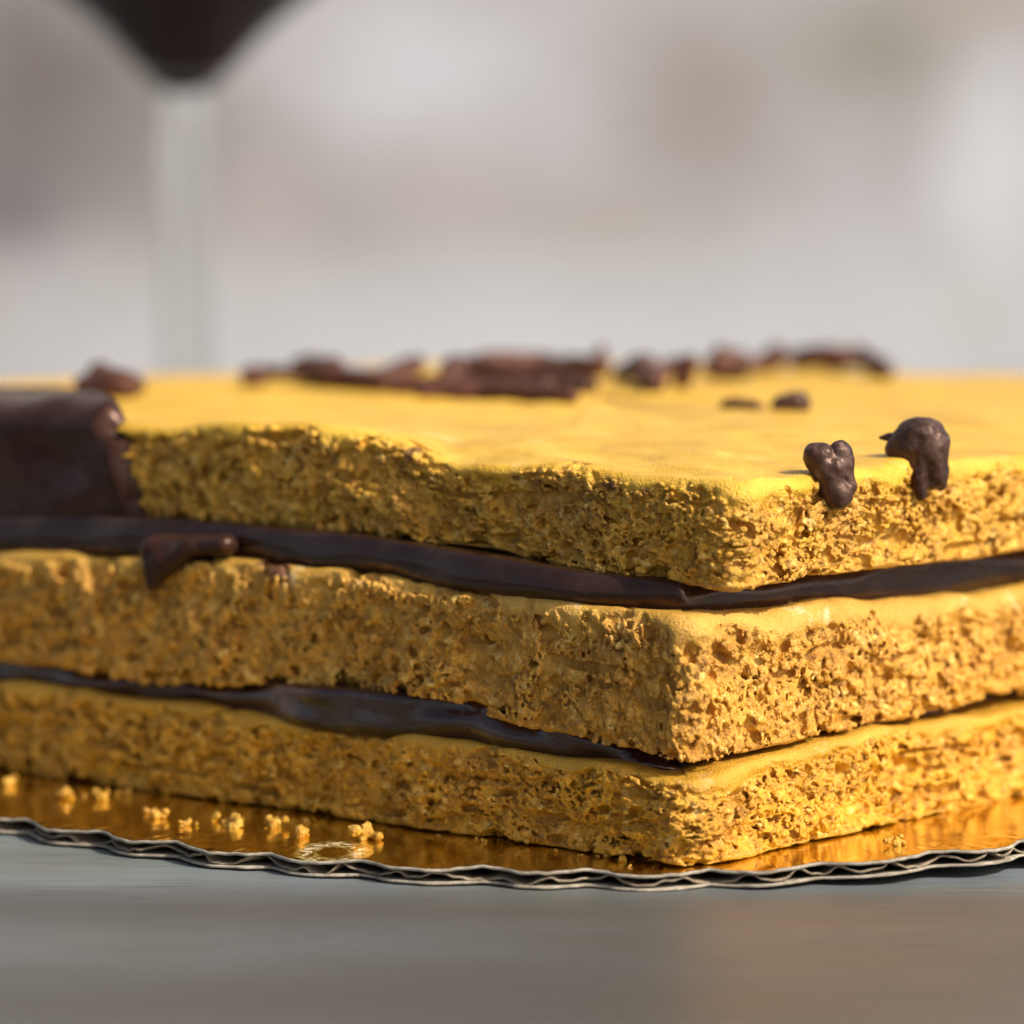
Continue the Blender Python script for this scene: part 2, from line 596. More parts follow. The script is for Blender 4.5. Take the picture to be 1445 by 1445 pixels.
    for q in np.nonzero(keep)[0]:
        r = gr[q]
        R = r + K
        i0, i1 = np.searchsorted(S, (gs[q] - R * ST, gs[q] + R * ST))
        j0, j1 = np.searchsorted(H, (gh[q] - R, gh[q] + R))
        k0, k1 = np.searchsorted(W[:ni], (depth[q] - R, depth[q] + R))
        if i1 <= i0 or j1 <= j0 or k1 <= k0:
            continue
        dd = r - np.sqrt((((S[i0:i1] - gs[q]) / ST) ** 2)[:, None, None] + ((H[j0:j1] - gh[q]) ** 2)[None, :, None] + ((W[k0:k1] - depth[q]) ** 2)[None, None, :])
        cur = ph[i0:i1, j0:j1, k0:k1]
        hh = np.clip(0.5 + 0.5 * (dd - cur) / K, 0, 1)
        ph[i0:i1, j0:j1, k0:k1] = cur * (1 - hh) + dd * hh + K * hh * (1 - hh)
    ph = ph - pit
    nf = vnoise((S, H, Ws), (0.42, 0.33, 0.36), g) * 0.14 + vnoise((S, H, Ws), (1.2, 0.85, 1.0), g) * 0.17
    phi[:, :, :ni] = ph + nf * (ms * 0.93 + 0.07) * rough
    grid = openvdb.FloatGrid(2.0)
    grid.copyFromArray(np.ascontiguousarray(-np.clip(phi, -2, 2)))
    pts, quads = grid.convertToQuads(0.0)
    ps = np.interp(pts[:, 0], np.arange(len(S)), S)
    phh = np.interp(pts[:, 1], np.arange(len(H)), H)
    pw = np.interp(pts[:, 2], np.arange(len(W)), W)
    v = L.place(ps, phh, pw)
    zw = 0.34 * vnoise((S,), (11,), g) + 0.22 * vnoise((S,), (4.5,), g)
    zw2 = 0.30 * vnoise((S,), (10,), g) + 0.20 * vnoise((S,), (4.0,), g)
    qq = np.clip(phh / T, 0, 1)
    v[:, 2] += (np.interp(ps, S, zw) * qq + np.interp(ps, S, zw2) * (1 - qq) * wave_bottom) * sstep(14, 3, pw)
    quads = quads.astype(np.int64)
    f = fix_winding(v, quads)
    hidden = (phh[f].max(1) < 0.6) & (pw[f].min(1) > 7)            # underside pressed onto the filling
    hidden |= (np.abs(ps[f] - half0).max(1) < 1) | (np.abs(ps[f] - half1).max(1) < 1)
    f = f[~hidden]
    ii, jj = np.clip(np.round(pts[:, 0]).astype(int), 0, len(S) - 1), np.clip(np.round(pts[:, 1]).astype(int), 0, len(H) - 1)
    crust = np.maximum(m_top[ii, jj], sstep(3.0, 6.0, pw))
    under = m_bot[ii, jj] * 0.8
    stain = np.zeros(len(v))
    nz = g.normal(0, 1, len(v)) * 0.0
    sn = vnoise((S, H), (0.9, 0.7), g)[ii, jj]
    for (sc_, hc, rs, rh, am) in stains:
        d = np.hypot((ps - sc_) / rs, (phh - hc) / rh) + 0.35 * sn
        stain = np.maximum(stain, am * sstep(1.0, 0.55, d) * (pw < 4))
    o = mesh_obj('cookie_layer', v, f, mat, parent, True, {'crust': crust, 'under': under, 'stain': stain})
    print('layer tris', len(f) * 2)
    return o


# edge heights along the perimeter: s < 0 left face, s > 0 right face
BOT = Layer((25.5, -4.0), 4.5,
            [(-400, 0.1), (400, 0.1)],
            [(-400, 15.0), (-150, 15.3), (-114, 14.7), (-68, 14.0), (-40, 14.8), (-20, 13.7), (0, 12.4), (34, 13.8), (60, 14.4), (81, 14.4), (400, 15)], 3)
MID = Layer((25.0, -3.0), 4.5,
            [(-400, 17.5), (-150, 18.2), (-114, 17.6), (-68, 19.6), (-40, 19.4), (-20, 16.3), (0, 14.3), (12, 14.2), (34, 15.4), (81, 15.9), (400, 17)],
            [(-400, 36.0), (-150, 35.9), (-114, 37.2), (-68, 38.6), (-40, 37.2), (-20, 36.4), (0, 36.0), (34, 34.9), (81, 33.0), (400, 35)], 8)
TOP = Layer((32.0, 0.5), 4.0,
            [(-400, 42.5), (-150, 41.0), (-114, 43.0), (-68, 42.8), (-40, 41.3), (-20, 39.9), (0, 39.2), (34, 39.5), (81, 39.8), (400, 42)],
            [(-400, 57.0), (-150, 58.0), (-114, 58.0), (-99, 59.0), (-80, 60.3), (-66, 58.4), (-58, 55.7), (-42, 56.0), (-20, 55.0), (0, 55.4), (34, 55.4), (54, 55.2), (81, 54.8), (400, 57)], 21)
TOP.far_drop = 1.0

cake = empty('layer_cake', (28, 0, BZ))
tag(cake, 'three layered yellow cookie cake with dark chocolate filling on gold board', 'cake')
cake_inv = cake.location.copy()


def under_cake(o, p=None):
    o.parent = p or cake
    o.matrix_parent_inverse = mathutils.Matrix.Translation(-cake_inv)
    return o


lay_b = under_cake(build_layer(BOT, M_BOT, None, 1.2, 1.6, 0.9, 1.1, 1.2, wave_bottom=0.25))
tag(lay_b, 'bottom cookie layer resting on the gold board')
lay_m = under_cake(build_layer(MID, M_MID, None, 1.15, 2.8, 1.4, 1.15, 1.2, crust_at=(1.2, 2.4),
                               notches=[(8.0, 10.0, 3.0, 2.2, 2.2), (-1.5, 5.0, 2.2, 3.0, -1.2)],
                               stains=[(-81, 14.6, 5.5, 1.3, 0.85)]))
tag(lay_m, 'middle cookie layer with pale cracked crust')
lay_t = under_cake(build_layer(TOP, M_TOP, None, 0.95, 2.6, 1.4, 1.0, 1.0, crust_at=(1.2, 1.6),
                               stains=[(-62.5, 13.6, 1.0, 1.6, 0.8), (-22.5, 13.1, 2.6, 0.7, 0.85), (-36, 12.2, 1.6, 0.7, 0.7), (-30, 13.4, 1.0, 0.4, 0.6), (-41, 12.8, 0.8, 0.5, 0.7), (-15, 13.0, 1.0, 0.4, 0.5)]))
tag(lay_t, 'golden top cookie layer studded with chocolate chips')


# ------------------------------------------------------------------ fillings
def filling(lo, hi, front, mat, label, s0=-400, s1=400, gap=0.15, seed=1, lump=0.4, lumpcell=7):
    """a pressed slab of ganache between two layers with a rounded outer bead"""
    g = np.random.default_rng(seed)
    s = np.arange(max(s0, lo.s[0] + 1), min(s1, lo.s[-1] - 1), 0.7)
    na = 15
    xs, ys = zip(*front)
    fr = np.interp(s, xs, ys) + lump * vnoise((s,), (lumpcell,), g) + lump * 0.5 * vnoise((s,), (lumpcell * 0.4,), g)
    ang = np.linspace(-math.pi / 2, math.pi / 2, na)
    ridge = vnoise((s, np.arange(na) * 1.0), (lumpcell * 0.55, 2.5), g) * lump * 0.8
    V = []
    ws = [60.0, 30.0, 14.0]
    cols = len(ws) * 2 + na
    zl0 = lo.ztop(s, fr) - 1.2
    zh0 = hi.zbot(s, fr) + 0.8
    for k in range(cols):
        if k < len(ws):
            wk = np.full_like(s, ws[k])
            z = zl0
        elif k >= len(ws) + na:
            wk = np.full_like(s, ws[cols - 1 - k])
            z = zh0
        else:
            a = ang[k - len(ws)]
            hh = np.maximum(zh0 - zl0, 0.6)
            bul = np.clip(hh * 0.42, 0.4, 2.3)
            wk = fr + bul - (bul * math.cos(a)) + ridge[:, k - len(ws)] * math.cos(a)
            z = (zl0 + zh0) / 2 + hh / 2 * math.sin(a)
        xy = lo.plan(s, wk)
        V.append(np.column_stack([xy, z + BZ]))
    V = np.stack(V, 1)
    kg = np.hanning(27)
    kg /= kg.sum()
    Vp = np.pad(V, ((13, 13), (0, 0), (0, 0)), mode='edge')
    V[:, :, :2] = np.apply_along_axis(lambda c: np.convolve(c, kg, 'valid'), 0, Vp[:, :, :2])
    ns = len(s)
    idx = np.arange(ns * cols).reshape(ns, cols)
    nx = np.roll(idx, -1, axis=1)
    f = np.stack([idx[:-1], idx[1:], nx[1:], nx[:-1]], -1).reshape(-1, 4)
    v = V.reshape(-1, 3)
    o = mesh_obj('chocolate_filling', v, fix_winding(v, f), mat)
    tag(o, label)
    return under_cake(o)


filling(MID, TOP, [(-400, 4), (-150, 3.0), (-118, 2.6), (-100, 3.0), (-80, 3.4), (-62, 2.6), (-45, 1.4), (-25, 1.0), (-10, 3.6), (0, 5.5), (10, 5.5), (30, 4.2), (60, 3.8), (81, 3.5), (400, 4)],
        M_GANACHE, 'smooth thick bead of chocolate filling under the top layer', seed=5, lump=0.55, lumpcell=10)
filling(BOT, MID, [(-400, 4), (-150, 2.5), (-110, 3.5), (-88, 3.0), (-78, 0.4), (-68, -0.6), (-60, -0.2), (-48, -0.4), (-35, 1.0), (-22, 2.4), (-12, 5), (0, 9), (400, 9)],
        M_GLOSS, 'glossy rippled chocolate filling above the bottom layer', seed=9, lump=1.35, lumpcell=6.5)


# ------------------------------------------------------------------ blobs of chocolate and crumb
def blob(name, prims, vox, mat, k=0.4, namp=0.25, ncell=1.5, seed=0, fine=0.0):
    """smooth union of spheres ('s', c, r), ellipsoids ('e', c, radii) and tapered capsules ('c', a, b, ra, rb)"""
    g = np.random.default_rng(seed)
    lo = np.full(3, 1e9)
    hi = -lo
    for p in prims:
        cs = [np.array(p[1], float)] + ([np.array(p[2], float)] if p[0] == 'c' else [])
        r = p[2] if p[0] == 's' else max(p[2]) if p[0] == 'e' else max(p[3], p[4])
        for c in cs:
            lo, hi = np.minimum(lo, c - r), np.maximum(hi, c + r)
    lo, hi = lo - 1.2, hi + 1.2
    ax = [np.arange(lo[i], hi[i] + vox, vox) for i in range(3)]
    X = np.stack(np.meshgrid(*ax, indexing='ij'), -1)
    phi = np.full(X.shape[:3], -9.0)
    for p in prims:
        if p[0] == 's':
            d = p[2] - np.linalg.norm(X - np.array(p[1]), axis=-1)
        elif p[0] == 'e':
            r = np.array(p[2], float)
            u = np.linalg.norm((X - np.array(p[1])) / r, axis=-1)
            d = (1 - u) * r.min()
        else:
            a, b = np.array(p[1], float), np.array(p[2], float)
            t = np.clip(((X - a) @ (b - a)) / ((b - a) @ (b - a)), 0, 1)
            d = p[3] + (p[4] - p[3]) * t - np.linalg.norm(X - a - t[..., None] * (b - a), axis=-1)
        hh = np.clip(0.5 + 0.5 * (d - phi) / k, 0, 1)
        phi = phi * (1 - hh) + d * hh + k * hh * (1 - hh)
    phi = phi + namp * vnoise(ax, (ncell,) * 3, g)
    if fine:
        phi = phi + fine * vnoise(ax, (ncell * 0.35,) * 3, g)
    grid = openvdb.FloatGrid(2.0)
    grid.copyFromArray(np.ascontiguousarray(-np.clip(phi, -2, 2).astype(np.float32)))
    pts, q = grid.convertToQuads(0.0)
    v = lo + pts * vox
    return mesh_obj(name, v, fix_winding(v, q.astype(np.int64)), mat)


def shift(prims, o, sc_=1.0):
    o = np.array(o)
    r = []
    for p in prims:
        if p[0] == 's':
            r.append(('s', o + sc_ * np.array(p[1]), p[2] * sc_))
        elif p[0] == 'e':
            r.append(('e', o + sc_ * np.array(p[1]), tuple(np.array(p[2]) * sc_)))
        else:
            r.append(('c', o + sc_ * np.array(p[1]), o + sc_ * np.array(p[2]), p[3] * sc_, p[4] * sc_))
    return r


def on_layer(o, layer, label=None):
    o.parent = layer
    tag(o, label)
    return o


def side_point(L, s, h, out_=0.0):
    xy = L.plan(np.array([s]), np.array([-out_]))[0]
    z = L.zbot(np.array([s]), 0.0)[0] + BZ + h
    return np.array([xy[0], xy[1], z])


def face_plane(px, py, corner, n):
    """pixel -> point on the vertical face plane through corner with normal n"""
    r = ray(px, py)
    n3 = np.array([n[0], n[1], 0])
    c3 = np.array([corner[0], corner[1], 0])
    return CAM + r * (np.dot(c3 - CAM, n3) / np.dot(r, n3))


# two chips on the right-hand face
p1 = face_plane(1168, 668, (32, 0.5), NR)
chip1 = [('c', (-1.9, 0.3, 2.7), (0.9, 0.0, -2.9), 2.15, 2.35), ('c', (1.3, 0.7, 3.2), (2.2, 0.5, -1.8), 1.75, 1.75), ('s', (0.2, 0.6, 0.6), 2.6),
         ('s', (-2.0, 0.8, 0.0), 1.0), ('s', (-1.4, 0.6, -1.6), 0.9), ('s', (1.4, 0.3, -4.3), 0.9), ('s', (-2.6, 0.4, 1.4), 0.7), ('s', (-0.4, -0.4, -3.6), 0.6)]
on_layer(blob('chocolate_chip', shift(chip1, p1 + np.array([0.5, -1.4, 0.0])), 0.17, M_CHIP, 0.28, 0.25, 1.8, 5, 0.10), lay_t, 'lobed chocolate chip nearer the front corner')
p2 = face_plane(1293, 645, (32, 0.5), NR)
chip2 = [('e', (0.3, 1.2, 1.7), (4.5, 3.8, 4.1)), ('c', (2.0, 0.8, 1.0), (2.5, 0.7, -3.2), 2.7, 2.1), ('c', (-0.2, -0.3, -0.6), (0.3, -0.6, -6.0), 1.9, 0.7),
         ('s', (-3.2, 1.4, 1.0), 1.6), ('s', (-2.0, 0.2, -0.8), 1.3), ('s', (-1.4, -0.2, -2.4), 1.1), ('s', (3.5, 0.8, -4.4), 1.1), ('s', (1.4, 0.3, -3.6), 1.5), ('s', (-2.9, 0.6, -1.4), 0.8), ('s', (0.9, 0.5, -2.2), 2.0), ('s', (-0.6, 0.1, -1.0), 1.9),
         ('c', (-3.4, 3.0, 2.6), (-5.4, 3.6, 2.5), 0.8, 0.3)]
on_layer(blob('chocolate_chip', shift(chip2, p2 + np.array([0.3, -0.5, 0.2])), 0.19, M_CHIP, 0.28, 0.23, 1.7, 12, 0.09), lay_t, 'large domed chocolate chip with a drooping broken flake')


# pieces on the top surface, farther back
def top_at(px, py):
    return at_z(px, py, 57.0 + BZ)


def top_piece(name, pts, seed, label=None, mat=M_SHAVE, k=0.8, namp=0.45):
    prims = []
    for (px, py, lift, r, *nx) in pts:
        q = top_at(px, py)
        q = q + np.array([0, 0, lift])
        if nx:
            q2 = top_at(nx[0], nx[1]) + np.array([0, 0, nx[2]])
            prims.append(('c', q, q2, r * 1.2, nx[3] * 1.2))
        else:
            prims.append(('s', q, r * 1.2))
    return on_layer(blob(name, prims, 0.45, mat, k, namp, 2.4, seed, 0.15), lay_t, label)


top_piece('chocolate_chip', [(128, 558, 1.2, 2.6, 170, 560, 1.6, 3.0), (180, 556, 1.2, 2.4), (140, 550, 3.0, 2.0)], 31, 'blurred chip beside the chocolate coat')
top_piece('chocolate_shaving', [(358, 541, 1.0, 1.9), (362, 538, 1.5, 1.5, 432, 540, 2.4, 1.0), (425, 535, 2.6, 2.0, 470, 543, 2.4, 2.4), (470, 545, 1.8, 2.2, 540, 549, 1.2, 2.0), (540, 548, 1.4, 2.0, 585, 541, 3.6, 1.7)],
          32, 'long curled shaving at the left')
top_piece('chocolate_shaving', [(600, 562, 0.9, 1.5, 690, 562, 1.3, 1.7), (680, 562, 1.2, 1.7, 805, 569, 1.2, 1.4)], 33, 'front straight shaving of the cluster')
top_piece('chocolate_shaving', [(634, 552, 1.4, 2.4, 642, 546, 4.0, 1.8), (650, 552, 1.2, 1.6, 770, 560, 1.4, 1.6)], 34)
top_piece('chocolate_shaving', [(655, 540, 3.2, 1.8, 770, 545, 1.6, 1.7), (770, 545, 1.6, 1.7, 832, 553, 1.2, 1.4)], 35)
top_piece('chocolate_shaving', [(680, 535, 4.0, 1.5, 760, 532, 3.2, 1.5), (760, 532, 3.0, 1.4, 838, 535, 2.2, 2.0)], 36)
top_piece('chocolate_shaving', [(845, 535, 2.8, 2.4), (845, 535, 3.6, 1.8, 850, 534, 6.2, 1.0), (875, 538, 1.2, 1.6, 910, 540, 3.2, 2.2), (905, 540, 3.0, 2.2, 925, 552, 1.0, 1.7)], 37, 'bent shaving right of the cluster')
top_piece('chocolate_chip', [(962, 545, 1.0, 1.6, 972, 545, 4.4, 1.6), (962, 543, 4.4, 1.4)], 38, 'small upright chip behind the middle')
top_piece('chocolate_chip', [(1010, 530, 2.0, 2.4, 1036, 529, 2.2, 2.6), (1018, 528, 4.0, 1.8)], 39, 'rounded chip at the back')
top_piece('chocolate_shaving', [(930, 540, 1.4, 1.4, 950, 536, 3.0, 1.2)], 44, 'short tilted sliver near the upright chip')
top_piece('chocolate_shaving', [(1050, 531, 1.6, 1.6, 1076, 528, 2.6, 1.5)], 45, 'stubby piece between two back chips')
top_piece('chocolate_shaving', [(560, 552, 1.0, 1.2, 640, 553, 1.2, 1.3)], 46, 'thin flat sliver leading into the cluster')
top_piece('chocolate_chip', [(1085, 522, 2.0, 2.0, 1098, 522, 3.2, 2.0)], 40)
top_piece('chocolate_shaving', [(1125, 522, 2.4, 2.0, 1180, 523, 2.6, 2.2), (1180, 523, 2.4, 2.0, 1215, 522, 3.0, 1.9), (1215, 522, 2.8, 1.9, 1250, 530, 1.0, 1.5)], 41, 'long shaving at the far right')
top_piece('chocolate_chip', [(1025, 577, 0.6, 1.0, 1062, 579, 0.5, 1.3), (1040, 577, 0.7, 1.3)], 42, 'thin flat flake on the golden crust')
top_piece('chocolate_chip', [(1104, 580, 0.9, 1.5, 1124, 580, 1.3, 1.9)], 43, 'little chip beside the flat flake', M_CHIP)


# chocolate coat over the left end of the top layer
def coat():
    g = np.random.default_rng(77)
    L = TOP
    s = np.arange(-250, -112, 0.7)
    T = L.T
    rt, rb = 2.4, 1.4
    prof = []                                # (w, h, outward normal) from the bottom edge up the side and in over the top
    prof += [(3.0 - i * 0.8, 0.0, (0, -1)) for i in range(3)]
    for a in np.linspace(-90, 0, 5):
        a = math.radians(a)
        prof.append((rb - rb * math.cos(a), rb + rb * math.sin(a), (-math.cos(a), math.sin(a))))
    prof += [(0.0, hh, (-1, 0)) for hh in np.linspace(rb + 0.8, T - rt - 0.6, 14)]
    for a in np.linspace(0, 90, 8):
        a = math.radians(a)
        prof.append((rt - rt * math.cos(a), T - rt + rt * math.sin(a), (-math.cos(a), math.sin(a))))
    prof += [(ww, T, (0, 1)) for ww in (3.4, 5, 7, 9.5, 12, 15, 18, 22, 28, 36, 46, 58, 72, 88, 100)]
    n = len(prof)
    q = np.arange(n) * 1.0
    # right-hand border along the profile
    wq = np.array([p_[0] for p_ in prof])
    border = np.interp(q, [0, 6, 22, 28], [-117.0, -117.6, -121.5, -125.0]) - np.where(q > 22, 1.3 * np.maximum(wq - 1.0, 0), 0) + 0.9 * vnoise((q,), (4,), g)
    border = np.minimum(border, -114.5)
    V = []
    und = vnoise((s, q), (11, 6), g) * 0.75 + vnoise((s, q), (5, 3.5), g) * 0.32
    for k, (ww, hh, nn) in enumerate(prof):
        edge = (border[k] - s)
        if k > 22:                                    # on the flat top: measured in the cake's own directions
            pl = L.plan(s, np.full_like(s, ww)) - np.array([32.0, 0.5])
            edge = pl @ DL - (125.0 + 1.3 * np.maximum(-(pl @ NL) - 1.0, 0)) + 2.0 * und[:, k]
        cover = np.sqrt(sstep(-0.4, 4.2, edge)) * (1.0 if k < n - 3 else sstep(n - 1, n - 3, k)) * sstep(-250, -244, s)
        off = -2.4 + (5.2 + 0.6 * (k > 22)) * cover + und[:, k] * cover
        if k < 4:
            off = off * 0.6
        V.append(L.place(s, hh + nn[1] * off, ww + nn[0] * off))
    V = np.stack(V, 1)
    idx = np.arange(len(s) * n).reshape(len(s), n)
    f = np.stack([idx[:-1, :-1], idx[1:, :-1], idx[1:, 1:], idx[:-1, 1:]], -1).reshape(-1, 4)
    v = V.reshape(-1, 3)
    a, b, c = v[f[:, 0]], v[f[:, 1]], v[f[:, 2]]
    nrm = np.cross(b - a, c - a).sum(0)
    if nrm @ np.array([NL[0], NL[1], 0.5]) < 0:
        f = f[:, ::-1]
    o = mesh_obj('chocolate_coating', v, f, M_COAT)
    return on_layer(o, lay_t, 'thick dark chocolate poured over the left end')


coat()

# drip hanging from the upper filling over the middle layer, and a smear right of it
dA = face_plane(222, 776, (25, -3), NL)
dB = face_plane(226, 822, (25, -3), NL)
dC = face_plane(312, 769, (25, -3), NL)
nl3 = np.array([NL[0], NL[1], 0])
dM = (dA + dC) / 2
dr = [('c', dA + nl3 * 0.6, dB + nl3 * 1.5, 2.3, 1.2), ('c', dA + nl3 * 0.2, dC - nl3 * 0.4, 2.2, 1.2), ('c', dB + nl3 * 1.4, dM + nl3 * 0.6, 1.2, 1.8),
      ('c', dB * 0.6 + dA * 0.4 + nl3 * 1.2, dC * 0.6 + dA * 0.4 + nl3 * 0.5, 1.8, 1.5), ('s', (dA + dB + dM) / 3 + nl3 * 0.9, 2.2)]
on_layer(blob('chocolate_drip', dr + [('c', dA - nl3 * 1.5, dC - nl3 * 1.5, 2.6, 1.6)], 0.35, M_COAT, 0.7, 0.2, 3.0, 4), lay_m, 'pointed drip of chocolate hanging from the filling')

# ------------------------------------------------------------------ cake board
m_foil, nt, b = new_mat('gold_foil')
v = objco(nt)
FOIL_O = (0.0, 0.0)
gcol = mixc(nt, mrange(nt, noise(nt, v, 60, 4), 0.35, 0.7), (0.72, 0.51, 0.045), (0.80, 0.60, 0.07))
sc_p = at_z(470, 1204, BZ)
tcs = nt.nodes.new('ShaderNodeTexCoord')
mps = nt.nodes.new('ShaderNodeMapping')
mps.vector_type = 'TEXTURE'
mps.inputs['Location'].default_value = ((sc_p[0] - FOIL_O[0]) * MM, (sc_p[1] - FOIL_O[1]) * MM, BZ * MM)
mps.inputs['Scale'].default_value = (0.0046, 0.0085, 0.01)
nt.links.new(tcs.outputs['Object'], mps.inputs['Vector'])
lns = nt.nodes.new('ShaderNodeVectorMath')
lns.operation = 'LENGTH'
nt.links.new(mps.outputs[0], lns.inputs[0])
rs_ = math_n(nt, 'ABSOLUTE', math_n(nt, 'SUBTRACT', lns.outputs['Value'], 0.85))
glint = math_n(nt, 'MULTIPLY', mrange(nt, rs_, 0.42, 0.10), mrange(nt, noise(nt, v, 800, 5, 0.7), 0.46, 0.56))   # highlight on a scratched crease, painted as a pale broken ring
gcol = mixc(nt, glint, gcol, (0.80, 0.66, 0.42))
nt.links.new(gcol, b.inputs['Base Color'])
nt.links.new(mrange(nt, glint, 0, 1, 1, 0.15), b.inputs['Metallic'])
nt.links.new(mrange(nt, noise(nt, v, 300, 4), 0.3, 0.75, 0.06, 0.17), b.inputs['Roughness'])
p = bump(nt, b, noise(nt, v, 110, 4, 0.6), 0.25, 0.0006)
bump(nt, b, noise(nt, v, 900, 3, 0.6), 0.15, 0.0001, p)


def card_material(name, a, b2):
    m, nt, b = new_mat(name)
    v = objco(nt)
    c = mixc(nt, mrange(nt, noise(nt, v, 600, 5, 0.65), 0.35, 0.7), a, b2)
    nt.links.new(c, b.inputs['Base Color'])
    b.inputs['Roughness'].default_value = 0.9
    b.inputs['Specular IOR Level'].default_value = 0.2
    bump(nt, b, noise(nt, v, 2200, 4, 0.7), 0.7, 0.0002)
    return m


M_CARD = card_material('grey_card', (0.20, 0.165, 0.115), (0.44, 0.375, 0.28))
M_FLUTE = card_material('flute_paper', (0.15, 0.11, 0.07), (0.32, 0.25, 0.165))

# outline: a big near arc, then straight sides, other corners rounder; star-shaped about its centre
arc_c, arc_r = np.array([19.0, 111.0]), 117.0
bc = np.array([25.5, 0]) + (DL + DR) * SIDE / 2
pts_o = []
a0, a1 = math.atan2(NL[1], NL[0]), math.atan2(NR[1], NR[0])
for a in np.linspace(a0, a1, 60):
    pts_o.append(arc_c + arc_r * np.array([math.cos(a), math.sin(a)]))
eL = np.dot(bc - arc_c, NL) - 0
far = SIDE / 2 + 26
rc = 60.0
for (d_out, d_al, nn, n2) in ((DR, DR, NR, -NL), (DL, DL, -NL, -NR), (-DR, -DR, -NR, NL)):
    pass


def corner_arc(na, nb, da, db, r):
    # corner where the side with outward normal na (distance da from bc) meets the side nb (db)
    c = bc + na * (da - r) + nb * (db - r)
    aa = math.atan2(na[1], na[0])
    for t in np.linspace(0, math.pi / 2, 20):
        ang = aa + t
        pts_o.append(c + r * np.array([math.cos(ang), math.sin(ang)]))


dR_ = np.dot(arc_c - bc, NR) + arc_r
dL_ = np.dot(arc_c - bc, NL) + arc_r
corner_arc(NR, -NL, dR_, far, rc)
corner_arc(-NL, -NR, far, far, rc)
corner_arc(-NR, NL, far, dL_, rc)
pts_o = pts_o[90:] + pts_o[:90]                       # the outline starts at the far corner
pts_o.append(pts_o[0])
pts_o = np.array(pts_o)
ln = np.concatenate([[0], np.cumsum(np.hypot(*np.diff(pts_o, axis=0).T))])
NB = 2600
ls = np.linspace(0, ln[-1], NB, endpoint=False)
OX = np.stack([np.interp(ls, ln, pts_o[:, 0]), np.interp(ls, ln, pts_o[:, 1])], 1)
tn = np.roll(OX, -1, 0) - np.roll(OX, 1, 0)
tn /= np.linalg.norm(tn, axis=1, keepdims=True)
ON = np.stack([tn[:, 1], -tn[:, 0]], 1)
for _ in range(30):
    ON = (np.roll(ON, 1, 0) + ON + np.roll(ON, -1, 0))
    ON /= np.linalg.norm(ON, axis=1, keepdims=True)
i_ap = int(np.argmin(OX[:, 1]))
rel = ls - ls[i_ap]
gb = np.random.default_rng(5)
per = 16.6
ph_s = (rel - 9.5) / per
wob = np.interp(ls, np.linspace(0, ln[-1], 90), gb.normal(0, 0.05, 90))
cusp = np.abs(np.sin(np.pi * (ph_s + wob)))
scal = 3.2 * np.sqrt(cusp ** 2 + 0.03) - 2.2                       # outward bulge between the cusps
scal += 0.15 * vnoise((ls,), (1.2,), gb) + 0.25 * vnoise((ls,), (5,), gb)
RIM = OX + ON * scal[:, None]


def board_z(xy):
    """the board curls up a little towards the right-hand rim; outside the cake's footprint only"""
    dr_ = np.clip((xy - np.array([25.5, 0])) @ NR, 0, None)
    dl_ = np.clip((xy - np.array([25.5, 0])) @ NL, 0, None)
    return 2.3 * sstep(0, 42, dr_) + 0.25 * sstep(5, 35, dl_)


rim_dz = 0.35 * (1 - cusp) - 0.15 + 0.12 * vnoise((ls,), (6,), gb) + 0.07 * vnoise((ls,), (1.0,), gb)    # edge crimped between cusps


def ring(inset, z, follow=1.0, zr=0.0):
    pth = RIM - ON * inset
    if inset > 12:
        k = min(1.0, (inset - 12) / 100)
        pth = bc + (RIM - ON * 12 - bc) * (1 - k)
    zz = z + board_z(pth) + zr * rim_dz * math.exp(-inset / 5)
    return np.column_stack([pth, zz])


def sheet(name, rows, mat, cap=True, closed=False):
    n = len(rows)
    V = np.concatenate(rows)
    idx = np.arange(n * NB).reshape(n, NB)
    nx = np.roll(idx, -1, 1)
    f = [np.stack([idx[k], nx[k], nx[k + 1], idx[k + 1]], -1) for k in range(n - 1)]
    if closed:
        f.append(np.stack([idx[n - 1], nx[n - 1], nx[0], idx[0]], -1))
    f = np.concatenate(f)
    return V, f


board = empty('cake_board', (bc[0], bc[1], 0))
tag(board, 'round-cornered gold foil cake board with scalloped corrugated grey edge on the table', 'cake board')


def on_board(o, label=None):
    o.parent = board
    o.matrix_parent_inverse = mathutils.Matrix.Translation(-board.location)
    tag(o, label)
    return o


insets = [0.25, 0.8, 2, 4, 7, 11, 20, 35, 55, 80, 112]
rows = [ring(i, BZ, zr=1.0) for i in insets]
V, f = sheet('gold_foil', rows, m_foil)
f = f if np.cross(V[f[0, 1]] - V[f[0, 0]], V[f[0, 2]] - V[f[0, 0]])[2] > 0 else f[:, ::-1]
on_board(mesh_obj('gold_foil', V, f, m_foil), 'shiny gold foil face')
liner = lambda zt, zb, zr: [ring(12, zt), ring(3, zt, zr=zr), ring(0.25, zt, zr=zr), ring(0.0, zt - 0.06, zr=zr), ring(0.0, zb + 0.05, zr=zr), ring(0.3, zb, zr=zr), ring(3, zb, zr=zr), ring(12, zb)]
for nm, zt, zb, zr in (('top_liner', BZ - 0.06, BZ - 0.56, 1.0), ('bottom_liner', 0.48, 0.05, 0.3)):
    V, f = sheet(nm, liner(zt, zb, zr), M_CARD, closed=True)
    on_board(mesh_obj(nm, V, fix_winding(V, f), M_CARD))
